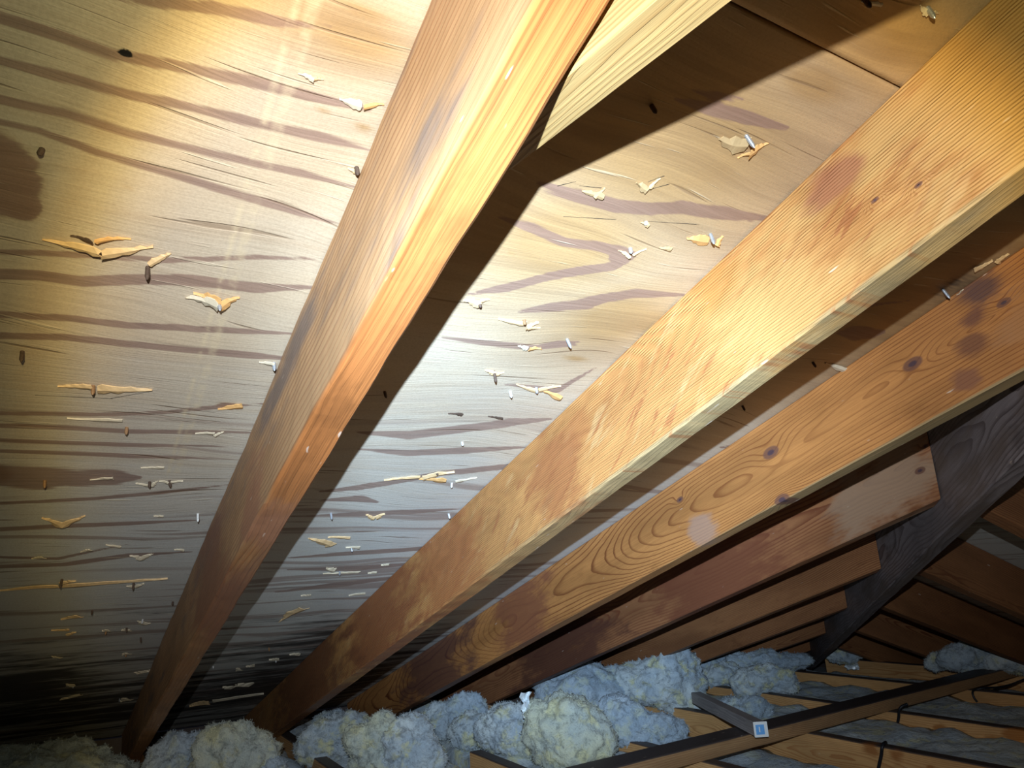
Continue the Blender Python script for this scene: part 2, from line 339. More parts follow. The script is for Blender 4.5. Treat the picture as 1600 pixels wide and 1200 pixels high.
def grid_surface(name, xs, ys, zf, keep, mat, thick):
    nx, ny = len(xs), len(ys)
    XX, YY = np.meshgrid(xs, ys, indexing='ij')
    return XX, YY, nx, ny

# ------------------------------------------------------------------ roof deck of the near slope
def seg_dist(P, a, b):
    ab_ = b-a; t = np.clip(((P-a)@ab_)/max(1e-12, ab_@ab_), 0, 1); return np.hypot(*(P-(a+t[:, None]*ab_)).T), t
BANDS = [   # latewood bands traced on the plywood: points and half widths in picture units
 ([(150, -8), (250, 5), (330, 12), (420, 30), (520, 45)], 9), ([(-20, 22), (100, 58), (180, 86), (290, 106), (400, 130), (480, 150), (580, 172)], 9),
 ([(-20, 90), (130, 128), (200, 148), (300, 168), (400, 192), (500, 214), (590, 236)], 8), ([(-20, 150), (100, 176), (200, 208), (300, 232), (400, 256), (470, 270), (560, 294)], 6),
 ([(-20, 186), (60, 203), (150, 238), (280, 276), (360, 300), (430, 320), (540, 354)], 6), ([(-20, 393), (150, 399), (250, 407), (400, 402), (510, 405)], 4),
 ([(-20, 428), (60, 430), (130, 440), (200, 437), (300, 438), (400, 450), (500, 449)], 8), ([(-20, 490), (100, 497), (200, 508), (350, 516), (470, 522)], 5),
 ([(-20, 524), (100, 527), (200, 537), (280, 545), (400, 556), (470, 562)], 5), ([(-20, 645), (150, 648), (250, 645), (340, 636), (430, 630)], 3),
 ([(-20, 664), (100, 668), (200, 674), (300, 675), (420, 676)], 3.5), ([(-20, 687), (100, 692), (200, 695), (400, 698)], 3), ([(-20, 704), (100, 708), (200, 712), (380, 718)], 3),
 ([(-20, 787), (60, 784), (150, 779), (250, 770), (370, 756)], 2.5), ([(-20, 828), (100, 822), (200, 818), (320, 812)], 3), ([(-20, 886), (100, 882), (200, 868), (300, 862)], 3),
 ([(840, 286), (900, 305), (960, 321), (1010, 326), (1060, 324), (1130, 334), (1210, 342)], 9), ([(850, 300), (900, 314), (960, 330), (1060, 333), (1200, 350)], 2),
 ([(780, 338), (830, 356), (880, 378), (930, 384), (970, 392), (985, 400), (960, 416), (900, 424), (850, 434), (790, 450), (730, 460)], 6.5), ([(955, 402), (985, 402)], 12),
 ([(812, 487), (860, 480), (900, 476), (940, 466), (990, 459), (1070, 461)], 7), ([(860, 484), (920, 478), (960, 466)], 5), ([(690, 527), (760, 536), (830, 543), (900, 540)], 4), ([(835, 541), (905, 534)], 5),
 ([(1055, 155), (1110, 170), (1170, 185), (1230, 200)], 9), ([(1080, 140), (1120, 150), (1160, 155)], 6), ([(560, 676), (640, 680), (700, 673), (800, 660), (860, 655)], 6), ([(560, 702), (640, 708), (730, 704), (830, 698)], 4.5),
 ([(500, 768), (560, 762), (620, 752), (690, 740), (800, 728), (860, 725)], 4), ([(500, 782), (560, 779), (590, 785)], 5), ([(480, 806), (560, 803), (640, 800), (720, 795)], 3.5), ([(930, 575), (870, 610), (790, 600)], 4),
 ([(450, 872), (540, 865), (650, 858), (740, 848)], 3), ([(450, 890), (560, 888), (680, 878)], 4), ([(430, 925), (540, 912), (640, 900)], 4),
 ([(-20, 738), (60, 742), (120, 748), (170, 746), (215, 746)], 12), ([(-20, 745), (60, 752), (110, 754)], 13), ([(-20, 870), (90, 873), (200, 850)], 2),
 ([(1260, 470), (1330, 480), (1420, 470)], 3), ([(1310, 520), (1345, 523), (1385, 518)], 7), ([(1120, 700), (1200, 690)], 3),
]
SPOTS = [((195, 83), 13, 7), ((205, 100), 8, 3), ((178, 103), 5, 2)]
KNOTS = [((-5, 275), 70, 62), ((30, 320), 36, 24), ((-10, 740), 28, 14), ((358, 634), 20, 4), ((1345, 520), 26, 7)]
AMBER = [((1060, 220), 420, 230), ((880, 380), 260, 140), ((960, 500), 160, 90), ((560, 60), 190, 90), ((1000, 500), 170, 50), ((1350, 60), 260, 120), ((1450, 480), 300, 120), ((568, 200), 24, 8), ((505, 175), 18, 5), ((570, 20), 120, 25), ((800, 395), 25, 6), ((940, 370), 60, 14), ((1270, 130), 150, 60), ((1000, 200), 170, 60), ((900, 560), 40, 8), ((1330, 70), 120, 60), ((1350, 460), 200, 60), ((200, 290), 14, 3)]  # oranger wood, also darkened where the torch overexposes the deck
def paint(me, P):
    n = len(P); late = np.zeros(n); spot = np.zeros(n); amber = np.zeros(n); line = np.zeros(n)
    for pts, hw in BANDS:
        q = [on_roof(*p) for p in pts]; wd = []
        for p in pts:
            a = on_roof(p[0], p[1]-hw); b = on_roof(p[0], p[1]+hw); wd.append((a-b).length/2)
        if len(q) == 2: q = [q[0], (q[0]+q[1])/2, q[1]]; wd = [wd[0], (wd[0]+wd[1])/2, wd[1]]
        if pts[0][0] > 0: wd[0] *= .25
        wd[-1] *= .25
        q = [np.array([v.x, v.y]) for v in q]
        lo_ = np.min(q, 0)-.08; hi_ = np.max(q, 0)+.08
        ix = np.where(np.all((P > lo_) & (P < hi_), axis=1))[0]
        if len(ix) == 0: continue
        f = np.full(len(ix), -9.)
        for i in range(len(q)-1):
            d, t = seg_dist(P[ix], q[i], q[i+1]); wv = wd[i]*(1-t)+wd[i+1]*t
            f = np.maximum(f, .5+(wv-d)/np.maximum(.012, wv*1.6))
        late[ix] = np.maximum(late[ix], np.clip(f, 0, 1))
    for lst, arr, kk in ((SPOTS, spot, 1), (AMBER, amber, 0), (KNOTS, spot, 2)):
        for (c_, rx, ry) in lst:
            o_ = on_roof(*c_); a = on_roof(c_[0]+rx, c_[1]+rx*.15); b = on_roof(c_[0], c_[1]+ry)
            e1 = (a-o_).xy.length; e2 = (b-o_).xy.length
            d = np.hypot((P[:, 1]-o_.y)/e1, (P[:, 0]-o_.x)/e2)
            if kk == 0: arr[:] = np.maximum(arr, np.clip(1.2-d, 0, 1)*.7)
            elif kk == 1: arr[:] = np.maximum(arr, np.clip(.5+(1-d)*.7, 0, 1))
            else: late[:] = np.maximum(late, np.clip(.5+(1-d)*1.2, 0, 1)); amber[:] = np.maximum(amber, np.clip(1.2-d, 0, .5)); arr[:] = np.maximum(arr, np.clip(.36-(d*.3), 0, .36))
    ya = on_roof(438, 80).y; yb = on_roof(372, 330).y
    for yy_, wd_ in ((on_roof(447, 60).y, .0022), (on_roof(475, 60).y, .0026)):
        line = np.maximum(line, np.clip(1.5-np.abs(P[:, 1]-yy_)/wd_, 0, 1)*(P[:, 0] > -1.1))
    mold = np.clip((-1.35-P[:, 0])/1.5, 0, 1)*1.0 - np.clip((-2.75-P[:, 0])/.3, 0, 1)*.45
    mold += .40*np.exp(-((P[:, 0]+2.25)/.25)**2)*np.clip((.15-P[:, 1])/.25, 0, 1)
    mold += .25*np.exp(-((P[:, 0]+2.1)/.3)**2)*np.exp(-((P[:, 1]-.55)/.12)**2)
    g_ = on_roof(1510, 452); mold = np.maximum(mold, .95*np.exp(-(((P[:, 0]-g_.x)/.05)**2+((P[:, 1]-g_.y)/.06)**2)))
    mold = np.where(P[:, 1] > .98, mold*.6+.1, mold)
    for nm, v in (('late', late), ('spot', spot), ('amber', amber), ('line', line), ('mold', np.clip(mold, 0, 1.3))):
        at = me.attributes.new(nm, 'FLOAT', 'POINT'); at.data.foreach_set('value', v.astype(np.float32))
def steps(*seg):
    out = []
    for a, b, d in seg: out += list(np.arange(a, b-1e-9, d))
    out.append(seg[-1][1]); return np.array(out)
def deck(name, xs, ys, zf, clip, painted, mat, lift=.0127):
    nx, ny = len(xs), len(ys); XX, YY = np.meshgrid(xs, ys, indexing='ij'); X, Y = XX.ravel().copy(), YY.ravel().copy()
    over = clip(X, Y); 
    if over is not None:
        flag, X, Y = over
    else: flag = np.zeros(len(X), bool)
    Zv = zf(X, Y)
    idx = np.arange(nx*ny).reshape(nx, ny)
    q = np.stack([idx[:-1, :-1], idx[1:, :-1], idx[1:, 1:], idx[:-1, 1:]], -1).reshape(-1, 4)
    q = q[flag[q].sum(1) < 3]
    used = np.unique(q); rem = -np.ones(nx*ny, int); rem[used] = np.arange(len(used)); q = rem[q]
    X, Y, Zv = X[used], Y[used], Zv[used]
    me = bpy.data.meshes.new(name); n = len(X)
    V = np.stack([X, Y, Zv], 1)
    if not painted:
        V = np.concatenate([V, V+np.array([0, 0, lift])]); q = np.concatenate([q, q[:, ::-1]+n])
    me.from_pydata(V.tolist(), [], q[:, ::-1].tolist()); me.update(); smooth(me)
    o = link(name, me, mat); o.location = (0, 0, ZO)
    if painted: paint(me, np.stack([X, Y], 1))
    return o
zl = lambda X, Y: ROOF0 + PITCH*X
def clip_l(X, Y): f = X+Y > X0; return f, X, np.where(f, X0-X, Y)
ys_ = steps((-1.3, -.25, .05), (-.25, .98, .0042), (.98, 1.9, .02), (1.9, 3.95, .06))
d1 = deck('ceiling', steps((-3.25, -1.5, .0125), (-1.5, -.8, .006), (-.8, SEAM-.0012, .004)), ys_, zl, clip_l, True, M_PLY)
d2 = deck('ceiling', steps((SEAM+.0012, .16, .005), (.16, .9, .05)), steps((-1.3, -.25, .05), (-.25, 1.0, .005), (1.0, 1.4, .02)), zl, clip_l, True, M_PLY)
tag(d1, 'large pale plywood roof deck panel with dark grain bands, pierced by nails', None, kind='structure')
tag(d2, 'upper plywood roof deck panel above the dark straight seam', None, kind='structure')
for d_ in (d1, d2):
    md = d_.modifiers.new('thickness', 'SOLIDIFY'); md.thickness = .0125; md.offset = -1
KR = ROOF0 + PITCH*X0
def clip_r(X, Y): f = X+Y < X0; return f, X, np.where(f, X0-X, Y)
d3 = deck('ceiling', steps((-3.25, 1.6, .05)), steps((-1.0, 3.95, .05)), lambda X, Y: KR-PITCH*Y, clip_r, False, M_PLYX)
tag(d3, 'plywood roof deck of the far slope beyond the dark hip rafter', None, kind='structure')
# roofing felt over the deck closes the seam
me = bpy.data.meshes.new('felt'); z0 = lambda x: ROOF0+PITCH*x+.016
me.from_pydata([(-.4, -1.3, z0(-.4)), (-.15, -1.3, z0(-.15)), (-.15, .82, z0(-.15)), (-.4, 1.0, z0(-.4)), (-.4, -1.3, z0(-.4)+.003), (-.15, -1.3, z0(-.15)+.003), (-.15, .82, z0(-.15)+.003), (-.4, 1.0, z0(-.4)+.003)], [],
    [(0, 3, 2, 1), (4, 5, 6, 7), (0, 1, 5, 4), (1, 2, 6, 5), (2, 3, 7, 6), (3, 0, 4, 7)])
fo = link('ceiling', me, M_TAR); fo.location = (0, 0, ZO); tag(fo, 'black roofing felt glimpsed through the deck seam', kind='structure')

# ------------------------------------------------------------------ ceiling board below, eave walls
def slab(name, a, b, mat, label=None):
    me = bpy.data.meshes.new(name); bm = bmesh.new(); bmesh.ops.create_cube(bm, size=1)
    for v in bm.verts: v.co = Vector(((a[i]+b[i])/2 + v.co[i]*(b[i]-a[i]) for i in range(3)))
    bm.to_mesh(me); bm.free(); o = link(name, me, mat); tag(o, label, kind='structure'); return o
slab('floor', (-3.3, -1.4, -.013), (1.7, 4.0, -.001), M_BOARD, 'plasterboard of the room ceiling below the joists')
slab('wall_left', (-3.32, -1.4, -.01), (-3.255, 4.0, .116), M_CJ[0], 'eave blocking at the foot of the near slope')
slab('wall_far', (-3.3, 3.96, -.01), (1.7, 4.02, .10), M_CJ[0], 'eave blocking at the foot of the far slope')

# ------------------------------------------------------------------ rafters of the near slope
RLAB = {1: 'nearest rafter, brown and rough with a bright orange lower edge', 2: 'wide rafter with fine straight grain, second from the camera',
 3: 'orange rafter with looping cathedral grain and dark knots', 4: 'short jack rafter with a squared end on the hip, right under the cathedral grain rafter',
 5: 'second jack rafter ending on the hip rafter, below the squared one', 6: 'third jack rafter meeting the dark hip rafter', 7: 'fourth jack rafter, low on the dark hip rafter',
 8: 'fifth jack rafter, small and close to the far corner', 9: 'last tiny jack rafter in the far corner'}
tanp = PITCH
for k in range(1, 10):
    y = YR[k]; xe = X0 - y - .03 if k > 1 else .52
    xs = -3.18
    p = Vector((xs, y, ROOF0 + PITCH*xs)) - NN*.0006
    L = (xe-xs)/math.cos(PA)
    wane = None
    if k == 1: wane = lambda x: .004*max(0, math.sin(x*9))+.004*abs(noise.noise(Vector((x*13, 0, 0))))
    me = board_mesh(L, T, RD, seg=.025 if k < 4 else .06, wob=.0022 if k == 1 else .0011, rad=.003 if k == 1 else .0022, shear0=(0, -0), shear1=(-1/math.cos(PA) if k > 1 else 0, tanp), seed=k*11.3, wane=wane, crown={1: -.002, 2: .002, 3: -.003}.get(k, 0))
    # shift coordinates so that x counts from the point under the lens
    for v in me.vertices: v.co.x += xs/math.cos(PA)
    smooth(me) if False else None
    o = link('roof_rafter', me, M_R.get(k) or M_J[k % 3])
    place(o, Vector((0, y, ROOF0)) - NN*.0006, AA, (0, 1, 0), NN)
    tag(o, RLAB[k], 'rafter', 'rafters of the near roof slope')

# collar tie nailed to the back of the nearest rafter
ex = Vector((1, .028, -.10)).normalized(); ey = Vector((0, 0, 1)).cross(ex).normalized(); ez = ex.cross(ey)
me = board_mesh(1.15, .036, .10, seg=.02, shear0=(0, 0), seed=5, wob=.0006)
# left end follows the roof slope
for v in me.vertices:
    top = (-v.co.z)/.10
    v.co.x += 0
P = Vector((-.395, .2095, .2895)) + ez*.10
bm = bmesh.new(); bm.from_mesh(me)
inv = Matrix((ex, ey, ez))
pn = inv @ NN; pp = inv @ (Vector((0, 0, ROOF0-.002)) - P)
r_ = bmesh.ops.bisect_plane(bm, geom=bm.verts[:]+bm.edges[:]+bm.faces[:], plane_co=pp, plane_no=pn, clear_outer=True)
bmesh.ops.holes_fill(bm, edges=[e for e in bm.edges if e.is_boundary], sides=0)
bm.to_mesh(me); bm.free()
o = link('collar_tie', me, M_TIE); place(o, P, ex, ey, ez)
tag(o, 'pale collar tie board fixed behind the nearest rafter at the top', 'brace')

# ------------------------------------------------------------------ hip rafter
hx = Vector((-1, 1, -PITCH)).normalized()          # down the hip
hn = Vector((-1, -1, 0)).normalized()              # towards the lens
hz = hx.cross(hn); hz = hz if hz.z > 0 else -hz
top = Vector((.55, X0-.55, ROOF0+PITCH*.55-.012))
Lh = 5.45
me = board_mesh(Lh, T, .192, seg=.05, wob=.002, seed=77)
o = link('hip_rafter', me, M_HIP); ey_ = hz.cross(hx)
place(o, top - ey_*T/2, hx, ey_, hz)
tag(o, 'dark grey hip rafter running down to the far corner', 'rafter')

# ------------------------------------------------------------------ rafters of the far slope
FL = {-1: 'highest far slope rafter, cut by the right picture edge', 0: 'far slope rafter just below the patch of visible far plywood', 1: 'third far slope rafter down the hip', 2: 'fourth far slope rafter down, above the heap of wool', 3: 'fifth far slope rafter down, close to the corner', 4: 'lowest far slope rafter by the foil scrap', -2: 'upper far slope rafter beyond the picture edge'}
BB = Vector((0, math.cos(PA), -math.sin(PA))); NR = Vector((0, math.sin(PA), math.cos(PA)))
for j in range(-1, 5):
    x = -1.1428 - .3862*j
    if j == -1: x = -.757
    ys0 = X0 - x + .03
    me = board_mesh((3.88-ys0)/math.cos(PA), T, RD, seg=.06, seed=100+j, shear0=(1/math.cos(PA), -PITCH))
    o = link('roof_rafter', me, M_J[(j+1) % 3]); place(o, Vector((x, ys0, KR-PITCH*ys0)) - NR*.0008, BB, (-1, 0, 0), NR)
    tag(o, FL[j], 'rafter', 'rafters of the far roof slope')

# ------------------------------------------------------------------ ceiling joists
JY = {1: .21, 2: .631, 3: 1.02, 4: 1.44, 5: 1.90, 6: 2.345, 7: 2.90, 8: 3.40}
JL = {1: 'ceiling joist nearest the camera, mostly hidden in wool', 2: 'dark ceiling joist meeting the foot of the wide fine grained rafter', 3: 'ceiling joist end showing between yellow and blue wool, bottom centre',
 4: 'ceiling joist right of the big wool heap, running under the flat strap', 5: 'ceiling joist with a black cable and brown stain at the bottom right', 6: 'ceiling joist with water drip marks below its edge',
 7: 'ceiling joist behind the drip marked one, crossed by the flat strap', 8: 'farthest dark brown ceiling joist under the hip corner'}
for k, y in JY.items():
    x1 = -3.2
    if k == 3: x1 = -2.05
    if k == 8: x1 = -2.62
    me = board_mesh(1.6-x1, T, .139, seg=.06, seed=200+k, wob=.0014, crown=0)
    for v in me.vertices: v.co.x += x1
    o = link('ceiling_joist', me, M_CJ[k % 2]); place(o, (0, y, -HJ), (1, 0, 0), (0, 1, 0), (0, 0, 1))
    tag(o, JL[k], 'joist', 'ceiling joists under the wool')

# flat strap across the joists
a = Vector((-1.50, 1.05, -HJ)); b = Vector((-1.655, 3.42, -HJ)); d = (b-a).normalized()
me = board_mesh((b-a).length, .085, .038, seg=.06, seed=300, wob=.0015)
o = link('joist_strap', me, M_DARKTOP); place(o, a+Vector((0, 0, .0385)), d, Vector((0, 0, 1)).cross(d), (0, 0, 1))
tag(o, 'long flat board laid across the tops of the ceiling joists', 'board')

# grey batten with a tagged end
def cube_part(name, parent, lo, hi, mat, bev=.0006):
    me = bpy.data.meshes.new(name); bm = bmesh.new(); bmesh.ops.create_cube(bm, size=1)
    for v in bm.verts: v.co = Vector(((lo[i]+hi[i])/2 + v.co[i]*(hi[i]-lo[i]) for i in range(3)))
    if bev: bmesh.ops.bevel(bm, geom=bm.edges[:], offset=bev, segments=2, affect='EDGES')
    bm.to_mesh(me); bm.free(); return link(name, me, mat, parent)
e_ = Vector(on_level(1190, 1151, -HJ+.044)); s_ = Vector(on_level(1092, 1100, -HJ+.03))
d = (e_-s_).normalized(); root = bpy.data.objects.new('timber_batten', None); C.objects.link(root)
yy = Vector((0, 0, 1)).cross(d).normalized(); place(root, e_, d, yy, d.cross(yy))
tag(root, 'grey square batten with a tagged pale end, lying over the joists', 'batten')
me = board_mesh((e_-s_).length+.02, .036, .036, seg=.04, seed=310, wob=.0008)
for v in me.vertices: v.co += Vector((-(e_-s_).length-.02, -.018, .036))
link('shaft', me, M_GREY, root)
c_ = cube_part('end_cap', root, (0, -.019, -.001), (.003, .019, .037), M_TAGW, .001); c_['label'] = 'pale end face of the batten'
t_ = cube_part('tag', root, (.003, -.014, .006), (.0042, .009, .030), M_TAGB, 0); t_['label'] = 'small blue printed tag'
cube_part('tag_mark', t_, (.0042, -.006, .012), (.0046, -.003, .025), M_TAGW, 0)

# ------------------------------------------------------------------ cables
def tube(name, pts, r, mat):
    cu = bpy.data.curves.new(name, 'CURVE'); cu.dimensions = '3D'; s = cu.splines.new('BEZIER'); s.bezier_points.add(len(pts)-1)
    for q, p in zip(s.bezier_points, pts): q.co = W(p); q.handle_left_type = q.handle_right_type = 'AUTO'
    cu.bevel_depth = r; cu.bevel_resolution = 3; cu.use_fill_caps = True
    ob = bpy.data.objects.new(name, cu); dg = None
    C.objects.link(ob); bpy.context.view_layer.update()
    me = bpy.data.meshes.new_from_object(ob.evaluated_get(bpy.context.evaluated_depsgraph_get())); C.objects.unlink(ob); bpy.data.objects.remove(ob)
    me.materials.clear(); smooth(me); return link(name, me, mat)
def jf(px, py, k, off=.006): return on_side(px, py, JY[k]-off)
p1 = [jf(1407, 1106, 6, .008), jf(1404, 1122, 6), jf(1401, 1138, 6), jf(1398, 1152, 6), jf(1392, 1166, 6)]
tag(tube('electrical_cable', [jf(1418, 1100, 6, -.01)]+p1, .0045, M_CABLE), 'black cable hanging over the face of the drip marked joist', 'cable')
p2 = [on_level(1384, 1160, -HJ+.006), jf(1379, 1166, 5), jf(1377, 1180, 5), jf(1374, 1194, 5), jf(1370, 1215, 5)]
tag(tube('electrical_cable', p2, .0045, M_CABLE), 'black cable dropping past the lowest joist at the picture bottom', 'cable')
p3 = [on_level(1640, 1050, -HJ+.01), on_level(1600, 1062, -HJ+.008), on_level(1560, 1074, -HJ+.008), on_level(1528, 1077, -HJ+.006), jf(1520, 1081, 7), jf(1522, 1090, 7), jf(1527, 1097, 7)]
tag(tube('electrical_cable', p3, .004, M_CABLE), 'black cable bending round the joist top near the right picture edge', 'cable')

# ------------------------------------------------------------------ mineral wool
def lump_mesh(rx, ry, rz, seed, sub=5, amp=.30, fr=2.6):
    bm = bmesh.new(); bmesh.ops.create_icosphere(bm, subdivisions=sub, radius=1)
    R_ = (rx*ry*rz)**(1/3); off = Vector((seed*3.1, seed*1.7, seed))
    for v in bm.verts:
        n = v.co.normalized(); p = Vector((n.x*rx, n.y*ry, n.z*rz))
        q = p/R_ + off
        w_ = noise.noise_vector(q*.9)
        d1_ = noise.voronoi(q*1.5 + w_*.5)[0]; puff = min(1, (d1_[1]-d1_[0])*1.6)
        g_ = R_*(.38*noise.noise(q*.9) + .11*puff - .04 + .15*noise.fractal(q*1.9+w_, 1.0, 2.0, 3) + .075*noise.fractal(q*7+w_*2, .6, 2.1, 4))
        v.co = p*(1) + n*g_ + w_*R_*.16
    bm.normal_update(); rnd = random.Random(int(seed*97)); base = [(v.co.copy(), v.normal.copy()) for v in bm.verts]
    for i in range(int(3200*max(rx, .05)/.08)):        # loose fibres standing off the surface
        c, n = rnd.choice(base)
        t = n.cross(Vector((rnd.uniform(-1, 1), rnd.uniform(-1, 1), rnd.uniform(-1, 1)))).normalized(); l = rnd.uniform(.004, .012)
        d1v = (t*.9+n*.55).normalized(); d2v = (t*rnd.uniform(.2, 1)+n*rnd.uniform(-.2, .6)+Vector((rnd.uniform(-.6, .6), rnd.uniform(-.6, .6), rnd.uniform(-.6, .6)))).normalized()
        sd = d1v.cross(n).normalized()*rnd.uniform(.0003, .0008); m1 = c+d1v*l*.5; tp = m1+d2v*l*.5
        v = [bm.verts.new(q_) for q_ in (c-sd-n*.001, c+sd-n*.001, m1+sd, m1-sd, tp)]
        bm.faces.new((v[0], v[1], v[2], v[3])); bm.faces.new((v[3], v[2], v[4]))
    me = bpy.data.meshes.new('lump'); bm.to_mesh(me); bm.free(); smooth(me); return me
def lump(box, base, mat, label, seed, deep=.75, amp=.30, up=None, name='wool_clump', cat='insulation', sub=5):
    l_, t_, r__, b_ = box; cx = (l_+r__)/2
    foot = on_level(cx, b_, base); dist = foot.dot(FW); pxm = dist/FOC
    rx = (r__-l_)/2*pxm; rz = (b_-t_)/2*pxm
    ctr = Vector(ray(cx, (t_+b_)/2)*(dist/FOC)) + Vector((FW.x, FW.y, 0)).normalized()*rx*deep*.3
    o = link(name, lump_mesh(rx*1.07, rx*deep*.85, rz, seed, sub, amp), mat)
    o.location = W(ctr); o.rotation_euler = (0, 0, math.atan2(RT.y, RT.x))
    tag(o, label, cat, 'loose mineral wool on the joists'); return o
B0 = -HJ-.03
LUMPS = [
 ((-60, 1172, 190, 1250), M_WOOLB, 'dim low clump of wool left of the nearest rafter foot', .8),
 ((232, 1150, 350, 1240), M_WOOLB, 'bluish wool just right of the nearest rafter foot', .9),
 ((300, 1136, 418, 1240), M_WOOLY, 'pale yellow wool clump between the feet of the first two rafters', .9),
 ((396, 1188, 450, 1240), M_WOOLB, 'little wool tuft beside the dark joist at the bottom', .9),
 ((468, 1120, 575, 1192), M_WOOL, 'wool clump right of the wide rafter foot, leftmost of the big heap', .9),
 ((490, 1108, 545, 1150), M_WOOLB, 'small bluish tuft on top of the heap beside the wide rafter foot', .8),
 ((540, 1118, 625, 1225), M_WOOLY, 'yellow tinged wool in the heap, second clump from the wide rafter', .9),
 ((588, 1126, 684, 1225), M_WOOL, 'white wool clump left of the joist end at the bottom', .9),
 ((652, 1104, 706, 1156), M_WOOL, 'small round tuft left of the blue wool ridge', .9),
 ((695, 1088, 765, 1152), M_WOOLB, 'blue wool ridge standing up below the dark rafter', .8),
 ((698, 1122, 785, 1168), M_WOOL, 'wool clump above the joist end at the bottom', .9),
 ((745, 1104, 862, 1182), M_WOOL, 'big white wool clump left of the foil sparkle', .9),
 ((790, 1136, 890, 1186), M_WOOLY, 'yellow white wool at the bottom, below the foil sparkle', .9),
 ((826, 1090, 950, 1200), M_WOOLY, 'large yellowish swirl of wool right of the foil sparkle', .9),
 ((835, 1042, 990, 1118), M_WOOLB, 'long blue grey wool mound behind the yellowish swirl', .8),
 ((925, 1094, 1026, 1168), M_WOOLB, 'soft grey wool tuft right of the yellowish swirl', .8),
 ((985, 1126, 1074, 1170), M_WOOLB, 'low blue wool tongue touching the flat strap', .8),
 ((975, 1020, 1105, 1114), M_WOOL, 'big rounded wool ball in the middle of the attic floor', .9),
 ((1080, 1018, 1142, 1062), M_WOOLB, 'ragged blue tuft right of the rounded ball', .8),
 ((1098, 1042, 1175, 1080), M_WOOL, 'left half of the long pale wool roll behind the grey batten', .8),
 ((1155, 1044, 1248, 1092), M_WOOL, 'right half of the long pale wool roll behind the grey batten', .8),
 ((1140, 1019, 1265, 1052), M_WOOLB, 'thin far strip of wool under the last jack rafters', .5, .04),
 ((1120, 1092, 1212, 1126), M_WOOLB, 'flat wool scrap beside the grey batten', .7),
 ((1288, 1008, 1356, 1035), M_WOOL, 'far wool tuft holding the bright foil scrap in the corner', .4, .035),
 ((1452, 1024, 1500, 1048), M_WOOL, 'small far tuft left of the right hand wool heap', .7, .05),
 ((1480, 1002, 1570, 1052), M_WOOLB, 'wool heap under the far slope rafters at the right', .6, .05),
 ((1545, 1008, 1640, 1052), M_WOOL, 'wool heap cut by the right picture edge', .6, .05),
]
for i, (bx, mt, lb, dp, *up_) in enumerate(LUMPS):
    lump(bx, B0+(up_[0] if up_ else 0), mt, lb, i+1.3, dp, .34, sub=5)

# wool batts lying in the bays between joists
def batt(x0, x1, y0, y1, zt, seed, label, mat, heap=0.0, hx0=-1.62):
    xs = np.arange(x0, x1+.001, .02); ys = np.linspace(y0, y1, 18); V = []; F = []
    nx, ny = len(xs), len(ys)
    for x in xs:
        for y in ys:
            e = min((y-y0), (y1-y))/(y1-y0)*2; ex_ = min(1, min(x-x0, x1-x)/.06)
            q = Vector((x*9+seed, y*9, seed)); h = noise.fractal(q, 1, 2, 3)*.016 + (noise.voronoi(q*.7)[0][1]-noise.voronoi(q*.7)[0][0])*.016
            hp_ = heap*(.55+.45*noise.fractal(q*.45, 1, 2, 2))*max(0, min(1, (hx0-x)/.25))*(1-max(0, 1-e*1.6)**2*.5); h = h*(1+heap*12)
            V.append((x, y, zt + hp_ + h - (1-min(1, e*2.2))**2*.01 - (1-ex_)**2*.03))
    m = nx*ny
    for x in xs:
        for y in ys: V.append((x, y, -HJ-.132))
    for i in range(nx-1):
        for j in range(ny-1):
            a = i*ny+j; F.append((a, a+ny, a+ny+1, a+1)); F.append((m+a, m+a+1, m+a+ny+1, m+a+ny))
    per = [i*ny for i in range(nx)] + [(nx-1)*ny+j for j in range(1, ny)] + [i*ny+ny-1 for i in range(nx-2, -1, -1)] + [j for j in range(ny-2, 0, -1)]
    for a, b in zip(per, per[1:]+per[:1]): F.append((a, m+a, m+b, b))
    me = bpy.data.meshes.new('batt'); me.from_pydata(V, [], F); me.update()
    bm = bmesh.new(); bm.from_mesh(me); bmesh.ops.recalc_face_normals(bm, faces=bm.faces); bm.to_mesh(me); bm.free(); smooth(me)
    o = link('wool_batt', me, mat); o.location = (0, 0, ZO); tag(o, label, 'insulation', 'mineral wool batts between the joists')
e = .002
batt(-3.1, 1.5, JY[4]+T+e, JY[5]-e, -HJ-.075, 1, 'wool batt in the bay in front of the stained joist, bottom right', M_WOOLB)
batt(-3.1, 1.5, JY[5]+T+e, JY[6]-e, -HJ-.030, 2, 'wool batt between the stained joist and the drip marked joist', M_WOOL)
batt(-3.1, 1.5, JY[6]+T+e, JY[7]-e, -HJ-.035, 3, 'wool batt behind the drip marked joist', M_WOOL)
batt(-3.1, 1.5, JY[7]+T+e, JY[8]-e, -HJ-.065, 4, 'farthest wool batt between the last two joists', M_WOOLB)
batt(-3.1, 1.5, JY[3]+T+e, JY[4]-e, -HJ-.06, 5, 'wool batt under the big heap of loose wool', M_WOOL, .06)
batt(-3.1, 1.5, JY[2]+T+e, JY[3]-e, -HJ-.05, 6, 'wool batt right of the dark joist at the bottom', M_WOOL, .07, -2.15)
batt(-3.1, 1.5, JY[1]+T+e, JY[2]-e, -HJ-.05, 7, 'wool batt left of the dark joist at the bottom', M_WOOLB, .05)

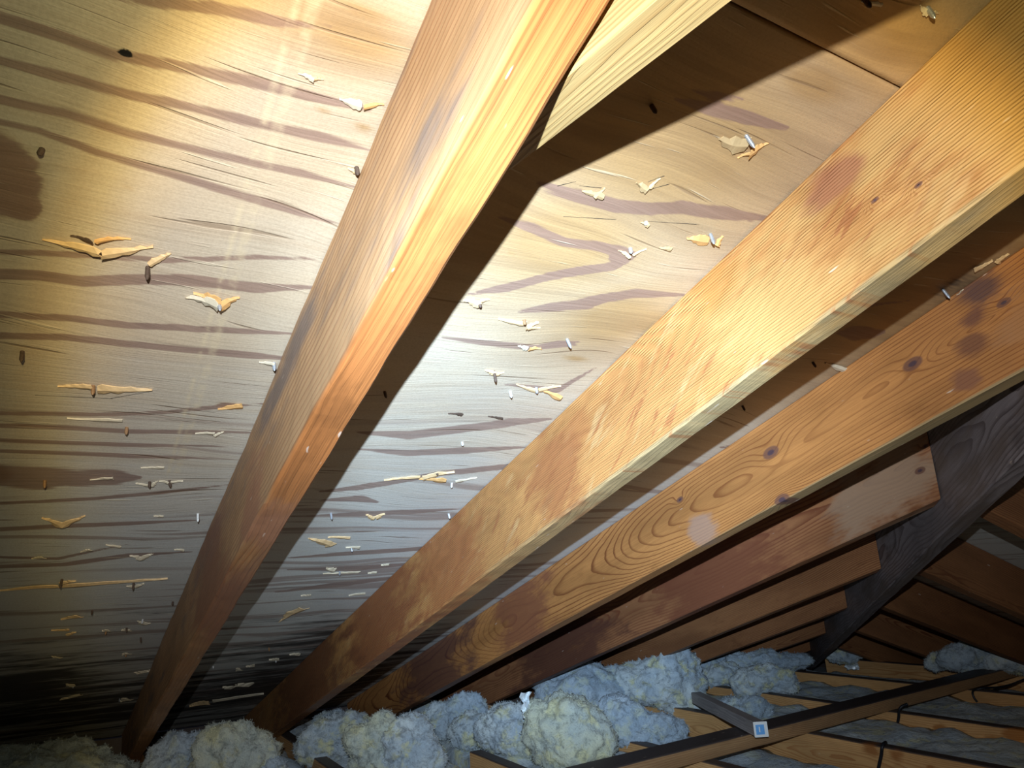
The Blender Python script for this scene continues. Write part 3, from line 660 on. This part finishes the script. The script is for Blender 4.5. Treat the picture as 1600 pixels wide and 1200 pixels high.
# foil scraps
def foil(px, py, z, w_, h_, label, seed, dist=None):
    c_ = on_level(px, py, z) if dist is None else ray(px, py)*(dist/FOC) + FW*.17; V = []; F = []; n = 9
    for i in range(n):
        for j in range(n):
            x = (i/(n-1)-.5)*w_; y = (j/(n-1)-.5)*h_
            V.append((x+noise.noise(Vector((x*50, y*70, seed+4)))*.012, noise.noise(Vector((x*90+seed, y*90, 1)))*.022, y+noise.noise(Vector((x*60, y*60, seed)))*.008))
    for i in range(n-1):
        for j in range(n-1): a = i*n+j; F.append((a, a+n, a+n+1, a+1))
    me = bpy.data.meshes.new('foil'); me.from_pydata(V, [], F); me.update()
    o = link('foil_scrap', me, M_FOIL); o.location = W(c_)-FW*.17; o.rotation_euler = (math.radians(-12), 0, math.atan2(RT.y, RT.x))
    md = o.modifiers.new('t', 'SOLIDIFY'); md.thickness = .0006; tag(o, label, 'foil')
foil(823, 1102, -HJ+.09, .026, .065, 'crumpled shiny foil strip standing in the wool heap', 3, 2.0)
foil(1306, 1020, -HJ+.03, .06, .035, 'shiny foil scrap glinting in the far corner', 8)

# ------------------------------------------------------------------ nails and torn veneer
def nail_mesh(L, r=.0016):
    bm = bmesh.new(); n = 10; rings = [(0, r), (L*.3, r), (L*.78, r*.95), (L*.93, r*.5), (L, r*.12)]
    # annular ridges
    rr = [(-.004, r)]
    k = 7
    for i in range(k): rr += [(L*.75*i/k, r*1.0), (L*.75*(i+.5)/k, r*1.14)]
    rr += [(L*.78, r*.95), (L*.92, r*.55), (L, r*.1)]
    prev = None
    for z, q in rr:
        ring = [bm.verts.new((q*math.cos(2*PI*a/n), q*math.sin(2*PI*a/n), -z)) for a in range(n)]
        if prev: 
            for a in range(n): bm.faces.new((prev[a], prev[(a+1) % n], ring[(a+1) % n], ring[a]))
        else: bm.faces.new(ring)
        prev = ring
    bm.faces.new(prev[::-1]); bmesh.ops.recalc_face_normals(bm, faces=bm.faces)
    me = bpy.data.meshes.new('nail'); bm.to_mesh(me); bm.free(); return me
def shard_mesh(L, wd, lift, seed, th=.0011, tip=.25, side=1):
    """torn veneer strip along +x: rooted at x=0 in the deck, its broken end at x=L stands off by lift (towards -z)"""
    n = 9; V = []; F = []; rnd = random.Random(seed)
    for i in range(n):
        s = i/(n-1); x = L*s; hw = wd*(min(1, .08+s*1.35) if tip < .5 else min(1, .1+s*2.2)*(1-.55*s))
        z = -lift*.8*s**1.6 - .0002
        for j in (-1, 0, 1):
            jag = rnd.uniform(-.16, .16)*wd*(j != 0); ex_ = (rnd.uniform(-.10, .08)*L*.5 if i == n-1 else 0)
            V.append((x+ex_, hw*j*.5+jag+wd*.18*math.sin(s*3+seed)*side, z - (.12*wd if j == 0 else 0)))
    m = len(V)
    V += [(x, y, z-th) for x, y, z in V]
    for i in range(n-1):
        for j in range(2):
            a = i*3+j; F.append((a, a+3, a+4, a+1)); F.append((m+a, m+a+1, m+a+4, m+a+3))
        for j, fl in ((0, 1), (2, 0)):
            a = i*3+j; F.append((a, m+a, m+a+3, a+3) if fl else (a, a+3, m+a+3, m+a))
    for a0 in (0, (n-1)*3):
        for j in range(2): F.append((a0+j, a0+j+1, m+a0+j+1, m+a0+j))
    me = bpy.data.meshes.new('shard'); me.from_pydata(V, [], F); me.update()
    bm = bmesh.new(); bm.from_mesh(me); bmesh.ops.recalc_face_normals(bm, faces=bm.faces); bm.to_mesh(me); bm.free(); return me
ROT = Matrix((AA, Vector((0, 1, 0)), NN)).transposed()      # slope frame: x up slope, y along the eave, z out
def on_deck(o, px, py, rz=0.0, off=0.0):
    p = on_roof(px, py); m = (ROT @ Matrix.Rotation(rz, 3, 'Z')).to_4x4(); m.translation = W(p) - NN*off; o.matrix_world = m; return p
def shard(px0, py0, px1, py1, wpx, lift, mat, seed, label=None, parent_deck=d1):
    """veneer strip drawn from its rooted tip to its broken end"""
    a = on_roof(px0, py0); b = on_roof(px1, py1); L = (b-a).length; v = ROT.transposed() @ (b-a)
    pw = (on_roof((px0+px1)/2, (py0+py1)/2+wpx/2)-on_roof((px0+px1)/2, (py0+py1)/2-wpx/2)).length
    me = shard_mesh(L, max(.0012, pw) if mat is not M_TAR else .0005, lift, seed, th=.0011 if mat is not M_TAR else .0002)
    o = link('veneer_splinter', me, mat); o.parent = parent_deck
    m = (ROT @ Matrix.Rotation(math.atan2(v.y, v.x), 3, 'Z')).to_4x4(); m.translation = a; o.matrix_basis = m
    if label: o['label'] = label
NAILS = []   # (px, py, length m, kind, phrase)
def nl(px, py, L=.014, k='r', ph=''): NAILS.append((px, py, L, k, ph))
# left of the nearest rafter
nl(557, 262, .010, 'r', 'nail at the edge of the nearest rafter, highest one left of it'); nl(231, 417, .014, 'r', 'dark nail just below the long open split in the plywood')
nl(342, 470, .015, 'g', 'bright bluish nail under the broad orange veneer flap'); nl(35, 549, .013, 'r', 'dark nail alone near the left picture edge, mid height')
nl(146, 603, .013, 'o', 'rusty nail in the long pale splinter at the left'); nl(198, 668, .011, 'o', 'rusty nail between two thin grain bands, below the pale splinter')
nl(428, 567, .012, 'g', 'nail touching the left side of the nearest rafter, halfway down'); nl(234, 753, .010, 'r', 'left nail of the close pair with pale wings'); nl(265, 751, .010, 'r', 'right nail of the close pair with pale wings')
nl(70, 751, .011, 'o', 'nail on the dark tongue of grain near the left edge'); nl(309, 803, .014, 'w', 'whitish nail close to the nearest rafter, lower half'); nl(97, 905, .018, 'r', 'nail crossing the long pale strip of torn veneer')
nl(209, 911, .014, 'r', 'nail under pale wings, right of the long veneer strip'); nl(270, 940, .008, 'r', 'nail tip beside the rafter, right of the darkening boards'); nl(144, 954, .009, 'r', 'small nail in the darkening lower plywood, left one')
nl(223, 968, .009, 'w', 'small pale nail in the darkening lower plywood, right one'); nl(198, 981, .010, 'r', 'short dark nail below the small pale one'); nl(166, 985, .010, 'o', 'short brown nail left of the short dark one')
nl(220, 996, .012, 'r', 'thin upright nail in the stained lower plywood'); nl(197, 1021, .009, 'o', 'brown nail low in the stained plywood'); nl(114, 1070, .009, 'g', 'tiny nail in the black mouldy area'); nl(187, 1092, .009, 'g', 'faint nail lowest beside the nearest rafter')
nl(66, 233, .008, 'r', 'small dark nail point right of the big brown knot')
# between the nearest and second rafter
nl(1166, 212, .016, 'g', 'shiny zinc nail with a torn diamond flap, high between the rafters'); nl(1110, 366, .016, 'g', 'shiny slanted nail beside the amber notch, close to the second rafter')
nl(985, 388, .008, 'g', 'silver nail at the tip of the dark chevron grain'); nl(1009, 347, .004, 'w', 'tiny pale nail tip above the chevron grain'); nl(748, 472, .009, 'r', 'nail at the shadow edge of the nearest rafter')
nl(819, 500, .008, 'o', 'greenish nail in the golden splinter'); nl(886, 530, .015, 'g', 'grey bent nail right of the small pale dent'); nl(772, 580, .016, 'r', 'upright dark nail under a small winged tear')
nl(838, 606, .010, 'g', 'nail in the double brown splinter near the second rafter'); nl(797, 612, .011, 'w', 'pale slanted nail left of the double brown splinter'); nl(1018, 165, .012, 'r', 'nail in the shadow of the collar tie')
nl(722, 691, .007, 'w', 'small white nail tip in the bluish plywood'); nl(683, 738, .006, 'r', 'dark nail in the long golden splinter'); nl(706, 755, .009, 'w', 'pale nail under the long golden splinter')
nl(517, 802, .012, 'g', 'bluish nail at the edge of the long shadow'); nl(701, 803, .010, 'w', 'pale nail touching the second rafter'); nl(549, 856, .009, 'g', 'faint grey nail below the loose wood stick')
nl(531, 893, .009, 'g', 'nail with a bright round tip in the lower plywood'); nl(420, 1012, .010, 'o', 'brown nail in the black streaks, left one'); nl(431, 1030, .010, 'w', 'pale nail in the black streaks, lower one'); nl(333, 1041, .007, 'w', 'pale tip inside the long shadow near the floor')
nl(595, 1023 if False else 930, .006, 'w', 'small tip above the dark streaks by the second rafter'); nl(601, 612, .010, 'r', 'dark nail inside the shadow of the nearest rafter')
# upper panel, beyond the second rafter
nl(1449, 12, .014, 'g', 'nail in the upper plywood panel near the top edge'); nl(1350, -2, .012, 'r', 'nail cut by the top picture edge')
nl(1473, 452, .017, 'g', 'silver nail standing between second and third rafter'); nl(1516, 446, .012, 'w', 'nail on the grey mouldy patch above the third rafter'); nl(1270, 566, .010, 'r', 'dark nail in the shade between second and third rafter'); nl(1160, 634, .010, 'r', 'small dark nail in the shade, lower between second and third rafter')
NM = {}
kinds = {'r': M_RUST, 'g': M_GALV, 'o': plain('brown_steel', (.30, .17, .08), .6, .3, 300, .4), 'w': plain('pale_steel', (.68, .68, .66), .5, .4, 300, .15)}
for i, (px, py, L, k, ph) in enumerate(NAILS):
    key = (round(L, 3), k)
    if key not in NM: me = nail_mesh(L, .0019); me.materials.append(kinds[k]); NM[key] = me
    o = bpy.data.objects.new('roofing_nail', NM[key]); C.objects.link(o)
    rnd = random.Random(i); on_deck(o, px, py, rnd.uniform(0, 6))
    tl = Matrix.Rotation(rnd.uniform(-.16, .16), 4, 'X') @ Matrix.Rotation(rnd.uniform(-.16, .16), 4, 'Y'); o.matrix_world = o.matrix_world @ tl
    tag(o, ph, 'nail', 'roofing nails through the deck')
# torn veneer: (root x, y, end x, y, width px, lift, material)
S = [
 (55, 617, 172, 622, 1.6, .0004, M_TAR, None), (238, 611, 172, 622, 1.6, .0004, M_TAR, None), (900, 283, 870, 290, 1.4, .0004, M_TAR, None), (880, 338, 960, 342, 1.2, .0004, M_TAR, None), (1005, 345, 1090, 350, 1.2, .0004, M_TAR, None), (1012, 284, 1038, 274, 1.6, .0004, M_TAR, None), (1015, 296, 1045, 287, 1.6, .0004, M_TAR, None), (905, 290, 940, 293, 1.6, .0004, M_TAR, None),  # dark slivers added to draw open cracks, not raised splinters
 (66, 370, 158, 386, 12, .010, M_CHIP, 'long golden flap below the open split'), (240, 385, 158, 384, 13, .010, M_CHIP, 'golden right half of the long open split'), (110, 368, 145, 370, 5, .006, M_RUST, None), (205, 372, 150, 369, 6, .007, M_CHIPO, None),
 (268, 396, 232, 406, 8, .005, M_CHIP, None), (290, 463, 340, 470, 13, .008, M_CHIPG, None), (302, 459, 345, 463, 14, .006, M_CHIPO, 'broad orange veneer flap'), (375, 464, 344, 472, 11, .008, M_CHIPO, None),
 (90, 601, 144, 603, 7, .003, M_CHIP, None), (238, 606, 150, 605, 11, .003, M_CHIP, 'long pale splinter'), (530, 155, 565, 158, 14, .004, M_CHIPG, 'white torn patch of veneer'), (600, 163, 566, 160, 7, .006, M_CHIPO, None),
 (466, 113, 490, 121, 7, .004, M_CHIPG, None), (506, 122, 488, 119, 5, .003, M_CHIP, None), (543, 262, 558, 264, 6, .004, M_CHIP, None), (405, 564, 428, 566, 4, .004, M_CHIPG, None),
 (65, 808, 98, 819, 5, .005, M_CHIP, 'left arm of the pale v shaped splinter'), (131, 804, 99, 819, 5, .005, M_CHIP, 'right arm of the pale v shaped splinter'),
 (212, 754, 234, 756, 3, .003, M_CHIPG, None), (247, 751, 236, 756, 3, .003, M_CHIPG, None), (248, 751, 264, 752, 3, .003, M_CHIPG, None), (286, 750, 266, 752, 3, .003, M_CHIPG, None),
 (105, 652, 190, 655, 4, .002, M_CHIPG, None), (305, 676, 335, 675, 3, .003, M_CHIPG, None), (349, 673, 336, 678, 3, .003, M_CHIPG, None), (220, 730, 256, 728, 3, .002, M_CHIPG, None), (140, 748, 177, 745, 3, .002, M_CHIPG, None),
 (203, 867, 220, 871, 4, .004, M_CHIPG, None), (236, 864, 221, 871, 4, .004, M_CHIPG, None), (165, 850, 188, 852, 2.5, .003, M_CHIPG, None), (125, 861, 143, 857, 3, .003, M_CHIPG, None), (272, 858, 288, 858, 2.5, .003, M_CHIPG, None), (50, 872, 68, 868, 3, .003, M_CHIPG, None), (240, 805, 255, 805, 2.5, .002, M_CHIPG, None),
 (0, 921, 96, 914, 4, .003, M_CHIP, 'left end of the long pale veneer strip'), (262, 902, 98, 914, 4.5, .003, M_CHIP, 'right end of the long pale veneer strip'), (118, 906, 97, 910, 4, .003, M_CHIP, None),
 (198, 914, 209, 915, 3, .003, M_CHIPG, None), (226, 911, 211, 914, 3, .003, M_CHIPG, None), (97, 967, 125, 960, 4, .003, M_CHIP, None), (80, 984, 108, 982, 2.5, .003, M_CHIP, None), (120, 987, 104, 990, 2.5, .003, M_CHIP, None),
 (160, 985, 172, 983, 3, .003, M_CHIPG, None), (190, 984, 204, 982, 3, .003, M_CHIPG, None), (216, 969, 228, 973, 3, .003, M_CHIPG, None), (190, 1022, 203, 1019, 3, .003, M_CHIPG, None), (236, 1046, 214, 1050, 3.5, .003, M_CHIPG, None), (102, 1068, 116, 1070, 2.5, .003, M_CHIPG, None), (92, 1092, 128, 1084, 2.5, .002, M_CHIPG, None), (188, 1094, 206, 1090, 4, .003, M_CHIPG, None), (85, 1026, 92, 1024, 4, .003, M_CHIPG, None),
 (1122, 216, 1166, 221, 22, .003, M_CHIPG, 'torn diamond flap'), (1200, 224, 1168, 232, 12, .007, M_CHIPO, 'orange arm of the torn diamond flap'), (1152, 246, 1172, 234, 5, .006, M_CHIPO, None),
 (1071, 374, 1108, 372, 14, .001, M_CHIPO, 'amber notch in the veneer'), (1130, 368, 1118, 378, 7, .006, M_CHIPO, None), (910, 296, 940, 306, 8, .003, M_CHIPG, None), (945, 292, 928, 305, 6, .004, M_CHIPG, None), (993, 285, 1012, 292, 10, .003, M_CHIPG, None), (1032, 278, 1014, 290, 5, .003, M_CHIP, None),
 (1000, 346, 1012, 350, 5, .003, M_CHIPG, None), (965, 391, 984, 397, 4, .004, M_CHIP, None), (1010, 388, 988, 396, 3, .003, M_CHIP, None), (1030, 385, 1047, 387, 5, .003, M_CHIPG, None),
 (724, 468, 748, 474, 9, .004, M_CHIP, None), (765, 466, 750, 468, 4, .003, M_CHIP, None), (778, 497, 818, 503, 6, .003, M_CHIP, 'golden splinter'), (841, 504, 821, 506, 8, .005, M_CHIP, None), (844, 511, 824, 508, 4, .006, M_CHIP, None),
 (808, 540, 824, 542, 5, .002, M_CHIPG, None), (846, 545, 826, 542, 5, .003, M_CHIPO, None), (758, 577, 771, 582, 5, .003, M_CHIP, None), (787, 580, 774, 583, 5, .003, M_CHIP, None),
 (806, 600, 838, 607, 4, .003, M_CHIP, None), (876, 603, 842, 606, 5, .003, M_CHIP, None), (838, 606, 874, 618, 5, .006, M_CHIPO, 'lower brown splinter of the double one'),
 (600, 750, 655, 742, 4, .003, M_CHIP, 'long golden splinter'), (710, 736, 660, 745, 7, .003, M_CHIP, None), (655, 746, 695, 749, 5, .004, M_CHIPO, None), (745, 745, 712, 750, 3, .003, M_CHIPG, None), (571, 804, 585, 807, 4, .003, M_CHIP, None), (602, 802, 588, 807, 4, .003, M_CHIP, None), (485, 839, 515, 850, 6, .003, M_CHIP, 'loose pale wood stick'), (512, 839, 546, 838, 3, .003, M_CHIP, None),
 (508, 887, 524, 888, 5, .003, M_CHIPG, None), (505, 895, 560, 893, 2.5, .002, M_CHIPG, None), (434, 970, 478, 946, 5, .005, M_CHIP, 'slanting pale splinter above the streaks'), (540, 855, 562, 853, 3, .003, M_CHIPG, None), (595, 882, 608, 880, 3, .002, M_CHIPG, None), (575, 804+90, 588, 893, 3, .003, M_CHIPG, None),
 (296, 1101, 328, 1096, 5, .003, M_CHIP, 'bright end of the thin strip near the floor'), (412, 1082, 330, 1095, 3, .003, M_CHIPG, None), (384, 1040, 398, 1038, 3, .003, M_CHIPG, None), (350, 1072, 358, 1074, 3, .003, M_CHIPG, None), (452, 1022, 468, 1021, 3, .003, M_CHIPG, None), (420, 1030, 436, 1028, 3, .003, M_CHIPG, None), (375, 1067, 386, 1069, 5, .003, M_CHIPG, None), (368, 1046, 378, 1044, 4, .003, M_CHIPG, None),
 (545, 930, 570, 926, 2.5, .002, M_CHIPG, None), (470, 930, 486, 928, 2.5, .002, M_CHIPG, None), (340, 636, 380, 634, 8, .001, M_CHIPO, 'brown patch in the veneer'),
 (700, 645, 722, 647, 3, .001, M_RUST, None), (762, 650, 786, 652, 2.5, .001, M_RUST, None),
 (1290, 566, 1334, 577, 5, .008, M_CHIPG, 'pale splinter between second and third rafter'), (1520, 450, 1496, 452, 6, .005, M_CHIPG, None), (1550, 405, 1520, 420, 8, .004, M_CHIP, None), (1575, 395, 1556, 408, 6, .004, M_CHIP, None),
]
for i, (a, b, c, d_, w_, lf, mt, lb) in enumerate(S):
    if mt is M_CHIPG and a > 850 and b < 400: mt = M_CHIPT
    shard(a, b, c, d_, w_, lf, mt, i*1.7, lb)
shard(1436, 8, 1449, 16, 8, .004, M_CHIPG, 401.0, None, d2); shard(1466, 20, 1451, 18, 5, .004, M_CHIPG, 402.0, None, d2); shard(1345, 0, 1375, 4, 5, .003, M_CHIPG, 403.0, None, d2)
